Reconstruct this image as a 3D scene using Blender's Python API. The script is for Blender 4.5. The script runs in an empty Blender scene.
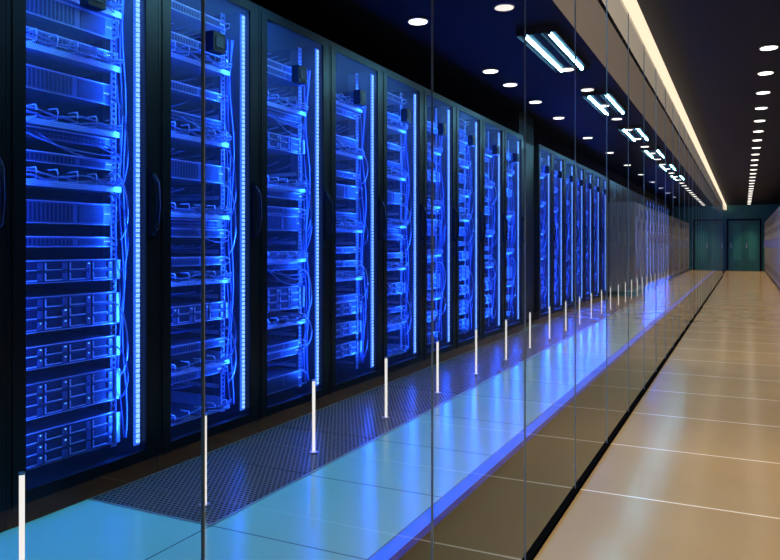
import bpy, bmesh, math, random
from mathutils import Vector, Matrix
random.seed(7)
S=bpy.context.scene
S.view_settings.view_transform='Standard'
COL=bpy.context.collection

# ---------------------------------------------------------------- materials
def newmat(name):
    m=bpy.data.materials.new(name); m.use_nodes=True
    nt=m.node_tree; nt.nodes.clear()
    out=nt.nodes.new('ShaderNodeOutputMaterial')
    return m,nt,out
def pmat(name,col,rough=.5,metal=0,emis=None,es=0,noise=0,nscale=20,spec=.5,rnoise=0):
    m,nt,out=newmat(name)
    b=nt.nodes.new('ShaderNodeBsdfPrincipled')
    b.inputs['Base Color'].default_value=(*col,1)
    b.inputs['Roughness'].default_value=rough
    b.inputs['Metallic'].default_value=metal
    b.inputs['Specular IOR Level'].default_value=spec
    if emis:
        b.inputs['Emission Color'].default_value=(*emis,1); b.inputs['Emission Strength'].default_value=es
    if noise or rnoise:
        tc=nt.nodes.new('ShaderNodeTexCoord'); n=nt.nodes.new('ShaderNodeTexNoise')
        n.inputs['Scale'].default_value=nscale; n.inputs['Detail'].default_value=4
        nt.links.new(tc.outputs['Object'],n.inputs['Vector'])
        if noise:
            r=nt.nodes.new('ShaderNodeMapRange'); r.inputs['To Min'].default_value=1-noise; r.inputs['To Max'].default_value=1+noise
            nt.links.new(n.outputs['Fac'],r.inputs['Value'])
            v=nt.nodes.new('ShaderNodeVectorMath'); v.operation='SCALE'; v.inputs[0].default_value=col
            nt.links.new(r.outputs[0],v.inputs['Scale']); nt.links.new(v.outputs[0],b.inputs['Base Color'])
        if rnoise:
            r=nt.nodes.new('ShaderNodeMapRange'); r.inputs['To Min'].default_value=rough-rnoise; r.inputs['To Max'].default_value=rough+rnoise
            nt.links.new(n.outputs['Fac'],r.inputs['Value']); nt.links.new(r.outputs[0],b.inputs['Roughness'])
    nt.links.new(b.outputs[0],out.inputs[0])
    return m
def emat(name,col,s):
    m,nt,out=newmat(name)
    e=nt.nodes.new('ShaderNodeEmission'); e.inputs[0].default_value=(*col,1); e.inputs[1].default_value=s
    nt.links.new(e.outputs[0],out.inputs[0]); return m

def tilemat(name,c1,c2,grout,tx,ty,ox,oy,rough,gw=.006,spec=.5,bigscale=.6,speck=300,coat=0):
    m,nt,out=newmat(name); N=nt.nodes; L=nt.links
    tc=N.new('ShaderNodeTexCoord'); sp=N.new('ShaderNodeSeparateXYZ'); L.new(tc.outputs['Object'],sp.inputs[0])
    def line(sock,t,o):
        a=N.new('ShaderNodeMath'); a.operation='SUBTRACT'; L.new(sock,a.inputs[0]); a.inputs[1].default_value=o
        p=N.new('ShaderNodeMath'); p.operation='PINGPONG'; L.new(a.outputs[0],p.inputs[0]); p.inputs[1].default_value=t/2
        c=N.new('ShaderNodeMath'); c.operation='LESS_THAN'; L.new(p.outputs[0],c.inputs[0]); c.inputs[1].default_value=gw/2
        return c.outputs[0]
    a=line(sp.outputs[1],ty,oy)
    if tx:
        b=line(sp.outputs[0],tx,ox)
        mx=N.new('ShaderNodeMath'); mx.operation='MAXIMUM'; L.new(a,mx.inputs[0]); L.new(b,mx.inputs[1]); g=mx.outputs[0]
    else: g=a
    n=N.new('ShaderNodeTexNoise'); n.inputs['Scale'].default_value=bigscale*4; n.inputs['Detail'].default_value=5; L.new(tc.outputs['Object'],n.inputs['Vector'])
    n2=N.new('ShaderNodeTexNoise'); n2.inputs['Scale'].default_value=speck; L.new(tc.outputs['Object'],n2.inputs['Vector'])
    ad=N.new('ShaderNodeMath'); ad.operation='MULTIPLY_ADD'; L.new(n2.outputs[0],ad.inputs[0]); ad.inputs[1].default_value=.5
    hf=N.new('ShaderNodeMath'); hf.operation='MULTIPLY'; L.new(n.outputs[0],hf.inputs[0]); hf.inputs[1].default_value=.5
    L.new(hf.outputs[0],ad.inputs[2])
    mc=N.new('ShaderNodeMix'); mc.data_type='RGBA'; L.new(ad.outputs[0],mc.inputs[0]); mc.inputs[6].default_value=(*c1,1); mc.inputs[7].default_value=(*c2,1)
    mg=N.new('ShaderNodeMix'); mg.data_type='RGBA'; L.new(g,mg.inputs[0]); L.new(mc.outputs[2],mg.inputs[6]); mg.inputs[7].default_value=(*grout,1)
    b=N.new('ShaderNodeBsdfPrincipled'); L.new(mg.outputs[2],b.inputs['Base Color'])
    b.inputs['Specular IOR Level'].default_value=spec
    rr=N.new('ShaderNodeMapRange'); rr.inputs['To Min'].default_value=rough-.05; rr.inputs['To Max'].default_value=rough+.05
    L.new(n.outputs[0],rr.inputs[0]); L.new(rr.outputs[0],b.inputs['Roughness'])
    L.new(b.outputs[0],out.inputs[0]); return m

def perfmat(name,col,pitch,holer,axes,metal=.6,rough=.4,solid=None,spec=.5):
    m,nt,out=newmat(name); N=nt.nodes; L=nt.links
    tc=N.new('ShaderNodeTexCoord'); sp=N.new('ShaderNodeSeparateXYZ'); L.new(tc.outputs['Object'],sp.inputs[0])
    U=sp.outputs[axes[0]]; V=sp.outputs[axes[1]]
    def M(op,a,b=None,c=None):
        n=N.new('ShaderNodeMath'); n.operation=op
        for i,x in enumerate((a,b,c)):
            if x is None: continue
            if isinstance(x,(int,float)): n.inputs[i].default_value=x
            else: L.new(x,n.inputs[i])
        return n.outputs[0]
    def dist(ou,ov):
        px=pitch; py=pitch*1.732
        u=M('SUBTRACT',M('FLOORED_MODULO',M('ADD',U,ou),px),px/2)
        v=M('SUBTRACT',M('FLOORED_MODULO',M('ADD',V,ov),py),py/2)
        return M('SQRT',M('ADD',M('MULTIPLY',u,u),M('MULTIPLY',v,v)))
    d=M('MINIMUM',dist(100*pitch,100*pitch*1.732),dist(100.5*pitch,100.5*pitch*1.732))
    h=M('LESS_THAN',d,holer)
    b=N.new('ShaderNodeBsdfPrincipled'); b.inputs['Base Color'].default_value=(*col,1); b.inputs['Metallic'].default_value=metal; b.inputs['Roughness'].default_value=rough
    b.inputs['Specular IOR Level'].default_value=spec
    if solid:
        t=N.new('ShaderNodeBsdfPrincipled'); t.inputs['Base Color'].default_value=(*solid,1); t.inputs['Roughness'].default_value=.8; t.inputs['Specular IOR Level'].default_value=.1
    else: t=N.new('ShaderNodeBsdfTransparent')
    mx=N.new('ShaderNodeMixShader'); L.new(h,mx.inputs[0]); L.new(b.outputs[0],mx.inputs[1]); L.new(t.outputs[0],mx.inputs[2])
    L.new(mx.outputs[0],out.inputs[0]); return m

def glassmat():
    m,nt,out=newmat('partition_glass'); N=nt.nodes; L=nt.links
    g=N.new('ShaderNodeNewGeometry'); d=N.new('ShaderNodeVectorMath'); d.operation='DOT_PRODUCT'
    L.new(g.outputs['Incoming'],d.inputs[0]); L.new(g.outputs['Normal'],d.inputs[1])
    def M(op,a,b=None):
        n=N.new('ShaderNodeMath'); n.operation=op
        for i,x in enumerate((a,b)):
            if x is None: continue
            if isinstance(x,(int,float)): n.inputs[i].default_value=x
            else: L.new(x,n.inputs[i])
        return n.outputs[0]
    c=M('ABSOLUTE',d.outputs['Value'])
    f=M('ADD',M('MULTIPLY',M('POWER',M('SUBTRACT',1.0,c),4.6),.92),.045)
    t=N.new('ShaderNodeBsdfTransparent'); t.inputs[0].default_value=(.95,.98,.99,1)
    gl=N.new('ShaderNodeBsdfGlossy'); gl.inputs['Roughness'].default_value=0.0; gl.inputs['Color'].default_value=(1,1,1,1)
    mx=N.new('ShaderNodeMixShader'); L.new(f,mx.inputs[0]); L.new(t.outputs[0],mx.inputs[1]); L.new(gl.outputs[0],mx.inputs[2])
    L.new(mx.outputs[0],out.inputs[0]); return m

M_black=pmat('black_powdercoat',(.004,.005,.009),.35,0,noise=.1,spec=.2)
M_matte=pmat('matte_black_trim',(.004,.004,.005),.8,0,noise=.1,spec=0)
M_inner=pmat('rack_interior_metal',(.035,.045,.09),.5,.3,noise=.3,nscale=8)
M_unit=pmat('server_face_metal',(.11,.14,.24),.35,.5,noise=.5,nscale=12)
M_dark=pmat('server_bay_dark',(.010,.014,.032),.45,.2,noise=.2)
M_lip=pmat('steel_lip',(.55,.58,.68),.3,.3,noise=.35,nscale=9)
M_led=emat('led_strip_blue',(.17,.36,1.0),3.2)
M_ledb=emat('led_strip_halo',(.025,.15,1.0),1.5)  # strip backing with the blue halo around the beads put in as emission
M_stat=emat('status_led',(.12,.38,1.0),3.5)
M_cable=pmat('cable_sheath',(.13,.16,.30),.45,0,noise=.1)
M_door=perfmat('perforated_door_mesh',(.05,.09,.32),.008,.0034,(1,2))
M_glass=glassmat()
M_seam=pmat('glass_edge_seal',(.30,.37,.43),.25,0,noise=.05)
M_wall=pmat('dark_wall_paint',(.006,.007,.012),.6,noise=.15,spec=.1)
M_ceilD=pmat('dark_ceiling_paint',(.006,.006,.010),.7,noise=.15,spec=.05)
M_ceilC=pmat('corridor_ceiling_paint',(.011,.013,.030),.6,noise=.15,spec=.1)
M_end=pmat('teal_wall_panel',(.025,.19,.17),.4,noise=.2,nscale=3)
M_pane=pmat('door_pane',(.05,.28,.27),.15,noise=.05)
M_white=pmat('white_cabinet',(.34,.33,.32),.35,noise=.06)
M_grey=pmat('grey_cabinet',(.05,.06,.10),.35,.2,noise=.1)
M_floor=tilemat('warm_polished_tile',(.42,.295,.165),(.57,.425,.26),(1.0,.93,.82),None,.775,0,3.08,.17,gw=.012)
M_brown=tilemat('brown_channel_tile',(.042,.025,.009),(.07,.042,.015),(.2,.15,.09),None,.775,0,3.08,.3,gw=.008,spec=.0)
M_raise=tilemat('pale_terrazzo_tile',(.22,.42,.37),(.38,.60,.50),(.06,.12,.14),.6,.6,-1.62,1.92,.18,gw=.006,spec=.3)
M_grate=perfmat('perforated_floor_grate',(.04,.14,.16),.022,.0088,(0,1),.2,.28,solid=(.002,.004,.006),spec=.3)
M_edge=emat('blue_led_edge',(.008,.12,1.0),1.25)
M_edge2=emat('blue_edge_lower',(.006,.05,1.0),.25)
M_post=emat('post_glow',(1.0,.94,.9),1.0)
M_tube=emat('fluorescent_tube',(.24,.72,1.0),52)
M_cove=emat('cove_diffuser',(1.0,.80,.56),1.15)
M_soff=emat('glowing_soffit_panel',(.60,.44,.32),.46)  # soffit is no lamp; its warm lit look is put in as emission
M_soff2=emat('bright_soffit_panel',(1.0,.80,.60),.7)  # brighter soffit strip, lit look put in as emission too
M_disc=emat('downlight_lens',(1.0,.93,.82),4)
M_steel=pmat('brushed_steel',(.5,.5,.52),.3,.9,noise=.05)

# ---------------------------------------------------------------- helpers
class B:
    def __init__(s,mats): s.bm=bmesh.new(); s.mats=mats
    def mi(s,m):
        if m not in s.mats: s.mats.append(m)
        return s.mats.index(m)
    def box(s,x0,x1,y0,y1,z0,z1,m):
        i=s.mi(m); v=[s.bm.verts.new(p) for p in ((x0,y0,z0),(x1,y0,z0),(x1,y1,z0),(x0,y1,z0),(x0,y0,z1),(x1,y0,z1),(x1,y1,z1),(x0,y1,z1))]
        for f in ((0,3,2,1),(4,5,6,7),(0,1,5,4),(1,2,6,5),(2,3,7,6),(3,0,4,7)):
            s.bm.faces.new([v[k] for k in f]).material_index=i
    def quad(s,pts,m):
        s.bm.faces.new([s.bm.verts.new(p) for p in pts]).material_index=s.mi(m)
    def cyl(s,c,r,h,m,axis='Z',n=16,r2=None):
        i=s.mi(m); r2=r if r2 is None else r2; a=[];b=[]
        for k in range(n):
            t=2*math.pi*k/n; cc,ss=math.cos(t),math.sin(t)
            if axis=='Z': p=(c[0]+r*cc,c[1]+r*ss,c[2]); q=(c[0]+r2*cc,c[1]+r2*ss,c[2]+h)
            elif axis=='Y': p=(c[0]+r*ss,c[1],c[2]+r*cc); q=(c[0]+r2*ss,c[1]+h,c[2]+r2*cc)
            else: p=(c[0],c[1]+r*cc,c[2]+r*ss); q=(c[0]+h,c[1]+r2*cc,c[2]+r2*ss)
            a.append(s.bm.verts.new(p)); b.append(s.bm.verts.new(q))
        for k in range(n):
            f=s.bm.faces.new((a[k],a[(k+1)%n],b[(k+1)%n],b[k])); f.material_index=i; f.smooth=True
        s.bm.faces.new(a[::-1]).material_index=i; s.bm.faces.new(b).material_index=i
    def tube(s,pts,r,m,n=6):
        i=s.mi(m); pts=[Vector(p) for p in pts]; rings=[]
        for k,p in enumerate(pts):
            d=(pts[min(k+1,len(pts)-1)]-pts[max(k-1,0)]).normalized()
            u=d.cross(Vector((0.3,.1,1))); 
            if u.length<.05: u=d.cross(Vector((1,0,0)))
            u.normalize(); w=d.cross(u)
            rings.append([s.bm.verts.new(p+u*r*math.cos(2*math.pi*j/n)+w*r*math.sin(2*math.pi*j/n)) for j in range(n)])
        for a,b in zip(rings,rings[1:]):
            for j in range(n):
                f=s.bm.faces.new((a[j],a[(j+1)%n],b[(j+1)%n],b[j])); f.material_index=i; f.smooth=True
    def mesh(s,name):
        me=bpy.data.meshes.new(name); bmesh.ops.recalc_face_normals(s.bm,faces=s.bm.faces[:]) ; s.bm.to_mesh(me); s.bm.free()
        for m in s.mats: me.materials.append(m)
        return me
def obj(name,me,loc=(0,0,0),parent=None):
    o=bpy.data.objects.new(name,me); COL.objects.link(o); o.location=loc
    if parent: o.parent=parent
    return o
def empty(name,loc=(0,0,0)):
    o=bpy.data.objects.new(name,None); COL.objects.link(o); o.location=loc; return o
def simple(name,boxes,loc=(0,0,0),parent=None):
    b=B([])
    for x in boxes: b.box(*x)
    return obj(name,b.mesh(name),loc,parent)
def bez(p0,p1,p2,p3,n=12):
    p0,p1,p2,p3=map(Vector,(p0,p1,p2,p3)); r=[]
    for k in range(n+1):
        t=k/n; r.append(p0*(1-t)**3+p1*3*t*(1-t)**2+p2*3*t*t*(1-t)+p3*t**3)
    return r

CAMZ=1.03; FZ=.08; IC=2.53; CC=2.63; Y0=-1.5; Y1=32.0
XL=-3.15; XR=1.32; XG=-.63; XE=-1.014; XRK=-2.2

# ---------------------------------------------------------------- room shell
simple('floor',[(XG-.02,XR,Y0,Y1,-.1,0,M_floor)])
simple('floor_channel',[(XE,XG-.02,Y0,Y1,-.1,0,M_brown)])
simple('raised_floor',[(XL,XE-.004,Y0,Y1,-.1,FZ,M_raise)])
simple('trim_led_edge',[(XE-.004,XE,Y0,Y1,0.030,FZ-.001,M_edge),(XE-.004,XE,Y0,Y1,0.002,.030,M_edge2)])
simple('ceiling',[(XL,-.99,Y0,Y1,IC,IC+.2,M_ceilD),(XG,XR,Y0,Y1,CC,CC+.1,M_ceilC)])
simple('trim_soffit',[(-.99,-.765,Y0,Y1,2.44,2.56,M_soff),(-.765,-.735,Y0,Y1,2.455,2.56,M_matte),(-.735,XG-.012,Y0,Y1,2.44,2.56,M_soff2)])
simple('cove_light',[(XG-.012,XG,Y0,Y1,2.44,CC,M_cove)])
simple('wall_left',[(XL-.1,XL,Y0,Y1,-.1,CC+.1,M_wall)])
simple('wall_right',[(XR,XR+.1,Y0,Y1,-.1,CC+.1,M_wall)])
simple('baseboard_right',[(XR-.012,XR,Y0,15,0,.1,M_black)])
simple('wall_back',[(XL-.1,XR+.1,Y0-.1,Y0,-.1,CC+.1,M_wall)])
simple('wall_end',[(XL-.1,XR+.1,Y1,Y1+.1,-.1,CC+.1,M_end)])
d=B([])
for k in range(2):
    y=Y1-.05; x0=-.55+k*.56
    d.box(x0,x0+.54,y,y+.04,0.005,2.0,M_end)
    d.box(x0+.06,x0+.10,y-.01,y,.9,1.1,M_steel)
    d.box(x0+.16,x0+.44,y-.006,y,.4,1.85,M_pane)
d.box(-.62,-.56,Y1-.07,Y1-.002,0.002,2.07,M_black); d.box(.56,.62,Y1-.07,Y1-.002,0.002,2.07,M_black); d.box(-.62,.62,Y1-.07,Y1-.002,2.01,2.07,M_black)
obj('door_1',d.mesh('door_1'))
simple('trim_glass_channel',[(XG-.012,XG+.012,Y0,26.3,0,.018,M_matte)])

# ---------------------------------------------------------------- glass partition
gp=empty('glass_partition')
seams=[.732+.766*k for k in range(-2,34)]
pb=B([])
for a,b_ in zip(seams,seams[1:]):
    pb.quad(((XG,a+.001,.018),(XG,b_-.001,.018),(XG,b_-.001,2.44),(XG,a+.001,2.44)),M_glass)
obj('panes',pb.mesh('panes'),parent=gp)
sb=B([])
for a in seams: sb.box(XG-.003,XG+.002,a-.001,a+.001,.018,2.44,M_seam)
obj('edge_seals',sb.mesh('edge_seals'),parent=gp)

# ---------------------------------------------------------------- server racks
W=.69; H=2.16; D=.93
def rack_mesh(seed,layout):
    R=random.Random(seed); b=B([])
    b.box(-D,0,0,.02,0,H,M_black); b.box(-D,0,W-.02,W,0,H,M_black)
    b.box(-D,0,.02,W-.02,H-.03,H,M_black); b.box(-D,0,.02,W-.02,0,.06,M_black)
    b.box(-D,-D+.02,.02,W-.02,.06,H-.03,M_inner)
    b.box(-D+.02,-.04,.02,.03,.06,H-.03,M_inner); b.box(-D+.02,-.04,W-.03,W-.02,.06,H-.03,M_inner)
    b.box(-.03,.004,.02,.07,.06,H-.03,M_black); b.box(-.03,.004,.62,W-.02,.06,H-.03,M_black)
    b.box(-.03,.004,.07,.62,.06,.11,M_black); b.box(-.03,.004,.07,.62,H-.05,H-.03,M_black)
    b.quad(((-.004,.07,.11),(-.004,.62,.11),(-.004,.62,H-.05),(-.004,.07,H-.05)),M_door)
    for y in (.075,.555):
        b.box(-.13,-.125,y,y+.03,.12,H-.06,M_lip); b.box(-.20,-.13,y+(0 if y<.3 else .025),y+(.005 if y<.3 else .03),.12,H-.06,M_unit)
        z=.14
        while z<H-.08:
            b.box(-.126,-.123,y+.009,y+.019,z,z+.010,M_dark); z+=.0222
    for y in (.075,.555): b.box(-.78,-.76,y,y+.03,.12,H-.06,M_unit)
    for y in (.14,.50):
        b.box(-.84,-.80,y,y+.05,.2,H-.2,M_unit)
        for k in range(22): b.box(-.80,-.797,y+.012,y+.038,.25+k*.078,.29+k*.078,M_lip)
    b.box(-.035,-.030,.588,.618,.13,H-.07,M_ledb)
    z=.14
    while z<H-.08:
        b.box(-.030,-.022,.597,.611,z,z+.015,M_led); z+=.0205
    b.box(.004,.05,.29,.37,1.83,1.92,M_black); b.box(.05,.054,.305,.355,1.85,1.90,M_dark)
    b.box(.004,.016,.632,.66,.98,1.26,M_black); b.tube([(.016,.646,1.24),(.04,.646,1.2),(.045,.646,1.1),(.035,.646,1.02),(.018,.646,.99)],.009,M_black)
    U=.0445; ya,yb=.105,.555
    z=.14
    for t,n in layout:
        h=n*U-.004
        if z+h>H-.06: break
        if t=='drv':
            xf=-.11
            b.box(-.75,xf,ya,yb,z,z+h,M_unit)
            b.box(xf,xf+.004,ya,yb,z,z+.003,M_lip); b.box(xf,xf+.004,ya,yb,z+h-.003,z+h,M_lip)
            rows=n; cols=4; cw=(yb-ya-.02)/cols; rh=(h-.008)/rows
            for r in range(rows):
                for c in range(cols):
                    y=ya+.01+c*cw; zz=z+.004+r*rh
                    b.box(xf,xf+.006,y+.003,y+cw-.003,zz+.002,zz+rh-.002,M_dark)
                    b.box(xf+.006,xf+.010,y+.006,y+cw-.03,zz+.005,zz+.009,M_lip)
                    b.box(xf+.006,xf+.010,y+.006,y+.010,zz+.005,zz+rh-.006,M_lip)
                    b.box(xf+.006,xf+.012,y+cw-.026,y+cw-.008,zz+.006,zz+rh-.006,M_unit)
                    if R.random()<.6: b.box(xf+.012,xf+.014,y+cw-.020,y+cw-.014,zz+rh-.013,zz+rh-.009,M_stat)
            for y in (ya-.02,yb): b.box(xf-.01,xf+.018,y,y+.018,z+.004,z+h-.004,M_lip)
        elif t=='srv':
            xf=-.10-R.random()*.03
            b.box(-.78,xf,ya,yb,z,z+h,M_unit)
            b.box(xf,xf+.003,ya-.02,yb+.02,z+h-.004,z+h,M_lip); b.box(xf,xf+.003,ya-.02,yb+.02,z,z+.002,M_lip)
            for k in range(14):
                y=ya+.02+k*.018; b.box(xf,xf+.002,y,y+.010,z+.008,z+h-.010,M_dark)
            b.box(xf,xf+.003,ya+.29,yb-.04,z+.008,z+h-.010,M_dark)
            for k in range(3): b.box(xf+.003,xf+.005,yb-.035+k*.010,yb-.030+k*.010,z+h*.5,z+h*.5+.005,M_stat)
            for y in (ya-.012,yb+.004): b.tube([(xf,y,z+.006),(xf+.03,y,z+.010),(xf+.03,y,z+h-.010),(xf,y,z+h-.006)],.003,M_lip)
        elif t=='sw':
            xf=-.12
            b.box(-.45,xf,ya,yb,z,z+h,M_unit); b.box(xf,xf+.003,ya-.02,yb+.02,z+h-.004,z+h,M_lip)
            for k in range(20):
                y=ya+.02+k*.020; b.box(xf,xf+.003,y,y+.014,z+.008,z+h*.5-.002,M_dark); b.box(xf,xf+.003,y,y+.014,z+h*.5+.002,z+h-.008,M_dark)
                if R.random()<.35:
                    yy=y+.007; dz=R.uniform(.03,.12)
                    b.tube(bez((xf,yy,z+h*.4),(xf+.05,yy,z+h*.4-dz*.2),(xf+.05,yy+.08,z-dz),(xf+.02,.575,z-dz*.6),8),.0028,M_cable,5)
        elif t=='tray':
            xf=-.09
            b.box(-.78,-.12,ya,ya+.006,z,z+h*.7,M_lip); b.box(-.78,-.12,yb-.006,yb,z,z+h*.7,M_lip)
            b.box(-.70,xf,ya,yb,z,z+.004,M_unit)
            b.box(xf,xf+.003,ya-.02,yb+.02,z,z+.022,M_lip)
            for k in range(5):
                y=ya+.04+k*.088
                b.tube([(xf,y,z+.02),(xf+.045,y,z+.018),(xf+.05,y,z+.045),(xf+.045,y,z+.06),(xf,y,z+.06)],.003,M_lip,5)
            b.tube([(xf+.025,ya+.01+k*.04,z+.03+.008*math.sin(k*1.7+seed)) for k in range(12)],.005,M_cable)
            b.tube([(xf+.03,ya+.01+k*.04,z+.042+.008*math.sin(k*1.1+seed)) for k in range(12)],.004,M_cable)
        elif t=='gap' and n>1:
            b.box(-.60,-.595,ya,yb,z+.01,z+h-.01,M_inner)
            b.box(-.70,-.14,ya,ya+.004,z+.01,z+.03,M_lip); b.box(-.70,-.14,yb-.004,yb,z+.01,z+.03,M_lip)
            # recessed rear connectors and short leads in the open slots
            for k in range(6):
                y=ya+.04+k*.07
                b.box(-.595,-.57,y,y+.03,z+.03,z+.055,M_unit)
                if R.random()<.7: b.tube(bez((-.57,y+.015,z+.04),(-.40,y+.02,z+.06),(-.3,y+.05,z+.0),(-.16,min(y+.12,.54),z+h*.6),8),.004,M_cable,5)
        z+=n*U
    for k in range(3):
        y=.583-.006*k; x=-.08-.012*k
        pts=[(x+.012*math.sin(j*.9+k+seed),y+.006*math.sin(j*.7+k*2),.16+j*.095) for j in range(20)]
        b.tube(pts,.0032,M_cable,5)
    for k in range(5):
        z0=R.uniform(.5,1.7); s=R.uniform(.15,.4)
        b.tube(bez((-.10,.52,z0),(-.03,.55,z0+.05),(-.02,.58,z0-s*.8),(-.09,.572,z0-s),12),.0035,M_lip if k%2 else M_cable,5)
    return b.mesh('server_rack_%d'%seed)
LAY=[
 [('drv',3),('gap',1),('drv',3),('gap',1),('drv',2),('gap',1),('drv',3),('gap',1),('drv',2),('gap',1),('srv',1),('gap',1),('srv',2),('gap',1),('tray',2),('srv',1),('gap',1),('sw',1),('tray',2),('gap',1),('srv',2),('gap',1),('tray',1),('srv',1),('gap',1),('srv',2),('tray',2),('sw',1),('gap',1),('srv',1),('gap',2)],
 [('tray',2),('gap',2),('srv',1),('tray',2),('srv',1),('gap',2),('drv',2),('gap',2),('tray',2),('srv',1),('gap',2),('srv',1),('sw',1),('tray',2),('gap',2),('srv',2),('gap',2),('tray',2),('sw',1),('gap',2),('srv',1),('gap',2),('tray',2),('srv',1),('gap',2),('srv',1)],
 [('srv',2),('gap',2),('srv',1),('srv',1),('gap',2),('tray',2),('drv',3),('gap',2),('sw',1),('tray',2),('gap',2),('srv',2),('srv',1),('gap',1),('srv',1),('tray',2),('gap',3),('drv',2),('gap',2),('sw',1),('tray',2),('gap',2),('srv',1),('srv',1),('gap',2)],
 [('gap',2),('drv',2),('gap',1),('drv',2),('gap',1),('drv',2),('srv',1),('gap',2),('tray',2),('srv',1),('gap',1),('srv',1),('gap',2),('tray',2),('sw',1),('gap',2),('srv',2),('gap',1),('srv',1),('gap',2),('tray',2),('sw',1),('gap',3),('srv',1),('tray',2)],
]
meshes=[rack_mesh(i+1,l) for i,l in enumerate(LAY)]
def rack(y,mi,bright=1.0):
    o=obj('server_rack',meshes[mi],(XRK,y,FZ+.001))
    for nm,(x,yy),pw in (('led_lamp',(-.045,.593),1.0),('fill_lamp_left',(-.045,.085),.75)):  # second lamp is added fill; no strip is modelled on that side
        l=bpy.data.lights.new(nm,'AREA'); l.shape='RECTANGLE'; l.size=.02; l.size_y=1.85; l.color=(.009,.08,1.0); l.energy=21*pw*bright
        lo=bpy.data.objects.new(nm,l); COL.objects.link(lo); lo.parent=o; lo.location=(x,yy,1.1)
        tgt=Vector((-.30,.33,1.1)); d=(tgt-Vector((x,yy,1.1)))
        zax=-d.normalized(); yax=Vector((0,0,1)); xax=yax.cross(zax)
        lo.rotation_euler=Matrix((xax,yax,zax)).transposed().to_euler()
    return o
seq={-2:3,-1:1,0:0,1:1,2:2,3:3,4:1,5:2,6:0,7:3,8:2}
for k in range(-2,9): rack(1.585+.692*k,seq[k])
for k in range(7): rack(8.50+.692*k,(k*3+1)%4)
for k in range(9): rack(18.9+.692*k,(k*3+2)%4,1.0)
simple('column',[(-3.14,-2.25,7.84,8.46,FZ,IC,M_wall),(-2.25,-2.235,7.9,8.4,FZ+.1,2.2,M_black)])
def cab_mesh(mat,w,h,dep,face):
    b=B([]); s=1 if face>0 else -1
    def bx(x0,x1,*a): b.box(min(s*x0,s*x1),max(s*x0,s*x1),*a)
    bx(-dep,0,0,w,.0,.08,M_black); bx(-dep,0,0,w,.08,h,mat)
    bx(0,.012,.01,w/2-.004,.09,h-.01,mat); bx(0,.012,w/2+.004,w-.01,.09,h-.01,mat)
    for k in range(8):
        bx(.012,.016,.05,w/2-.05,h-.15-k*.022,h-.14-k*.022,M_black); bx(.012,.016,w/2+.05,w-.05,.2+k*.022,.21+k*.022,M_black)
    bx(.012,.035,w/2-.04,w/2-.02,.95,1.2,M_steel); bx(.012,.016,w/2+.06,w/2+.2,1.35,1.5,M_black)
    return b.mesh('cab')
cm=cab_mesh(M_grey,.74,2.14,.9,1)
for k in range(7): obj('storage_cabinet',cm,(XRK,13.50+.76*k,FZ+.001))
cw=cab_mesh(M_white,.78,1.9,.58,-1)
for k in range(20): obj('equipment_cabinet',cw,(.72,15.2+.80*k,.001))

# ---------------------------------------------------------------- raised floor items
g=B([])
for k in range(20):
    y=1.92+k*.6
    g.box(-2.185,-1.62,y+.004,y+.596,FZ,FZ+.004,M_grate)
g.box(-2.19,-2.185,1.92,13.92,FZ,FZ+.005,M_steel); g.box(-1.62,-1.614,1.92,13.92,FZ,FZ+.005,M_steel); g.box(-2.19,-1.614,1.914,1.92,FZ,FZ+.005,M_steel)
obj('floor_grating',g.mesh('floor_grating'))
def post():
    b=B([]); b.cyl((0,0,0),.02,.006,M_steel); b.cyl((0,0,.006),.0072,.322,M_post); b.cyl((0,0,.328),.0088,.006,M_steel)
    return b.mesh('post')
pm=post()
for k in range(26):
    obj('floor_light_post',pm,(-1.755,1.31+.737*k,FZ+.0045 if 1.9<1.31+.737*k<13.9 else FZ+.0005))

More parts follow.
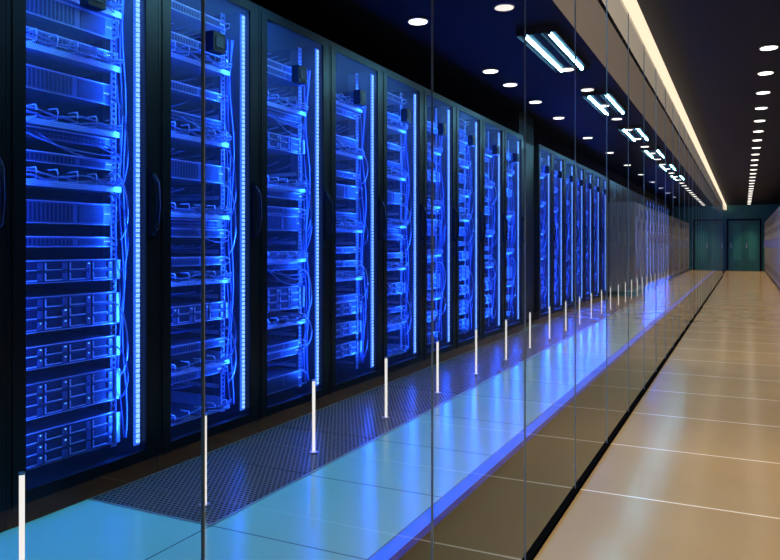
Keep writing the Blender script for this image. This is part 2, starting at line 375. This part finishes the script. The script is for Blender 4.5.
# ---------------------------------------------------------------- ceiling lights
def fix():
    b=B([]); b.box(-.14,.14,-.6,.6,-.02,0,M_ceilD)
    b.box(-.14,-.134,-.6,.6,-.045,-.02,M_ceilD); b.box(.134,.14,-.6,.6,-.045,-.02,M_ceilD)
    b.box(-.14,.14,-.606,-.6,-.045,0,M_ceilD); b.box(-.14,.14,.6,.606,-.045,0,M_ceilD)
    for x in (-.085,.085):
        b.cyl((x,-.56,-.036),.013,1.12,M_tube,'Y',10)
        b.cyl((x,-.585,-.036),.014,.025,M_ceilD,'Y',10); b.cyl((x,.56,-.036),.014,.025,M_ceilD,'Y',10)
    b.box(-.03,.03,-.6,.6,-.04,-.02,M_ceilD)
    return b.mesh('fix')
fm=fix()
for k in range(-1,6): obj('ceiling_light',fm,(-1.29,5.5+2.25*k,IC-.0005))
def dl():
    b=B([]); b.cyl((0,0,-.012),.072,.012,M_steel,n=24); b.cyl((0,0,-.015),.062,.003,M_disc,n=24)
    return b.mesh('dl')
dm=dl()
def spot(o,e,col,ang=110):
    l=bpy.data.lights.new('lamp','SPOT'); l.energy=e; l.color=col; l.spot_size=math.radians(ang); l.spot_blend=.8; l.shadow_soft_size=.05
    lo=bpy.data.objects.new('lamp',l); COL.objects.link(lo); lo.parent=o; lo.location=(0,0,-.03)
for y in (.6,1.8,3.0,4.39,5.92,6.5,7.4,8.45,10.2,12,14,16,18,20,22,24):
    o=obj('recessed_downlight',dm,(-1.95,y,IC-.0005)); spot(o,70 if y<4 else 45,(.07,.60,1))
y=.86
while y<31.5:
    if abs(y-5.61)>.1:
        o=obj('recessed_downlight',dm,(.18,y,CC-.0005)); spot(o,88 if abs(y-5.6)>1.2 else 125,(1,.76,.46),76)
    y+=.95
# ---------------------------------------------------------------- world & camera
w=bpy.data.worlds.new('w'); S.world=w; w.use_nodes=True
w.node_tree.nodes['Background'].inputs[0].default_value=(.01,.012,.02,1); w.node_tree.nodes['Background'].inputs[1].default_value=.2
cam=bpy.data.cameras.new('camera'); co=bpy.data.objects.new('camera',cam); COL.objects.link(co)
F=720; cam.sensor_width=36; cam.lens=F/780*36; cam.shift_y=-35/780; cam.clip_start=.02
co.location=(0,0,CAMZ); co.rotation_euler=(math.radians(90),0,math.atan(354/F))
S.camera=co
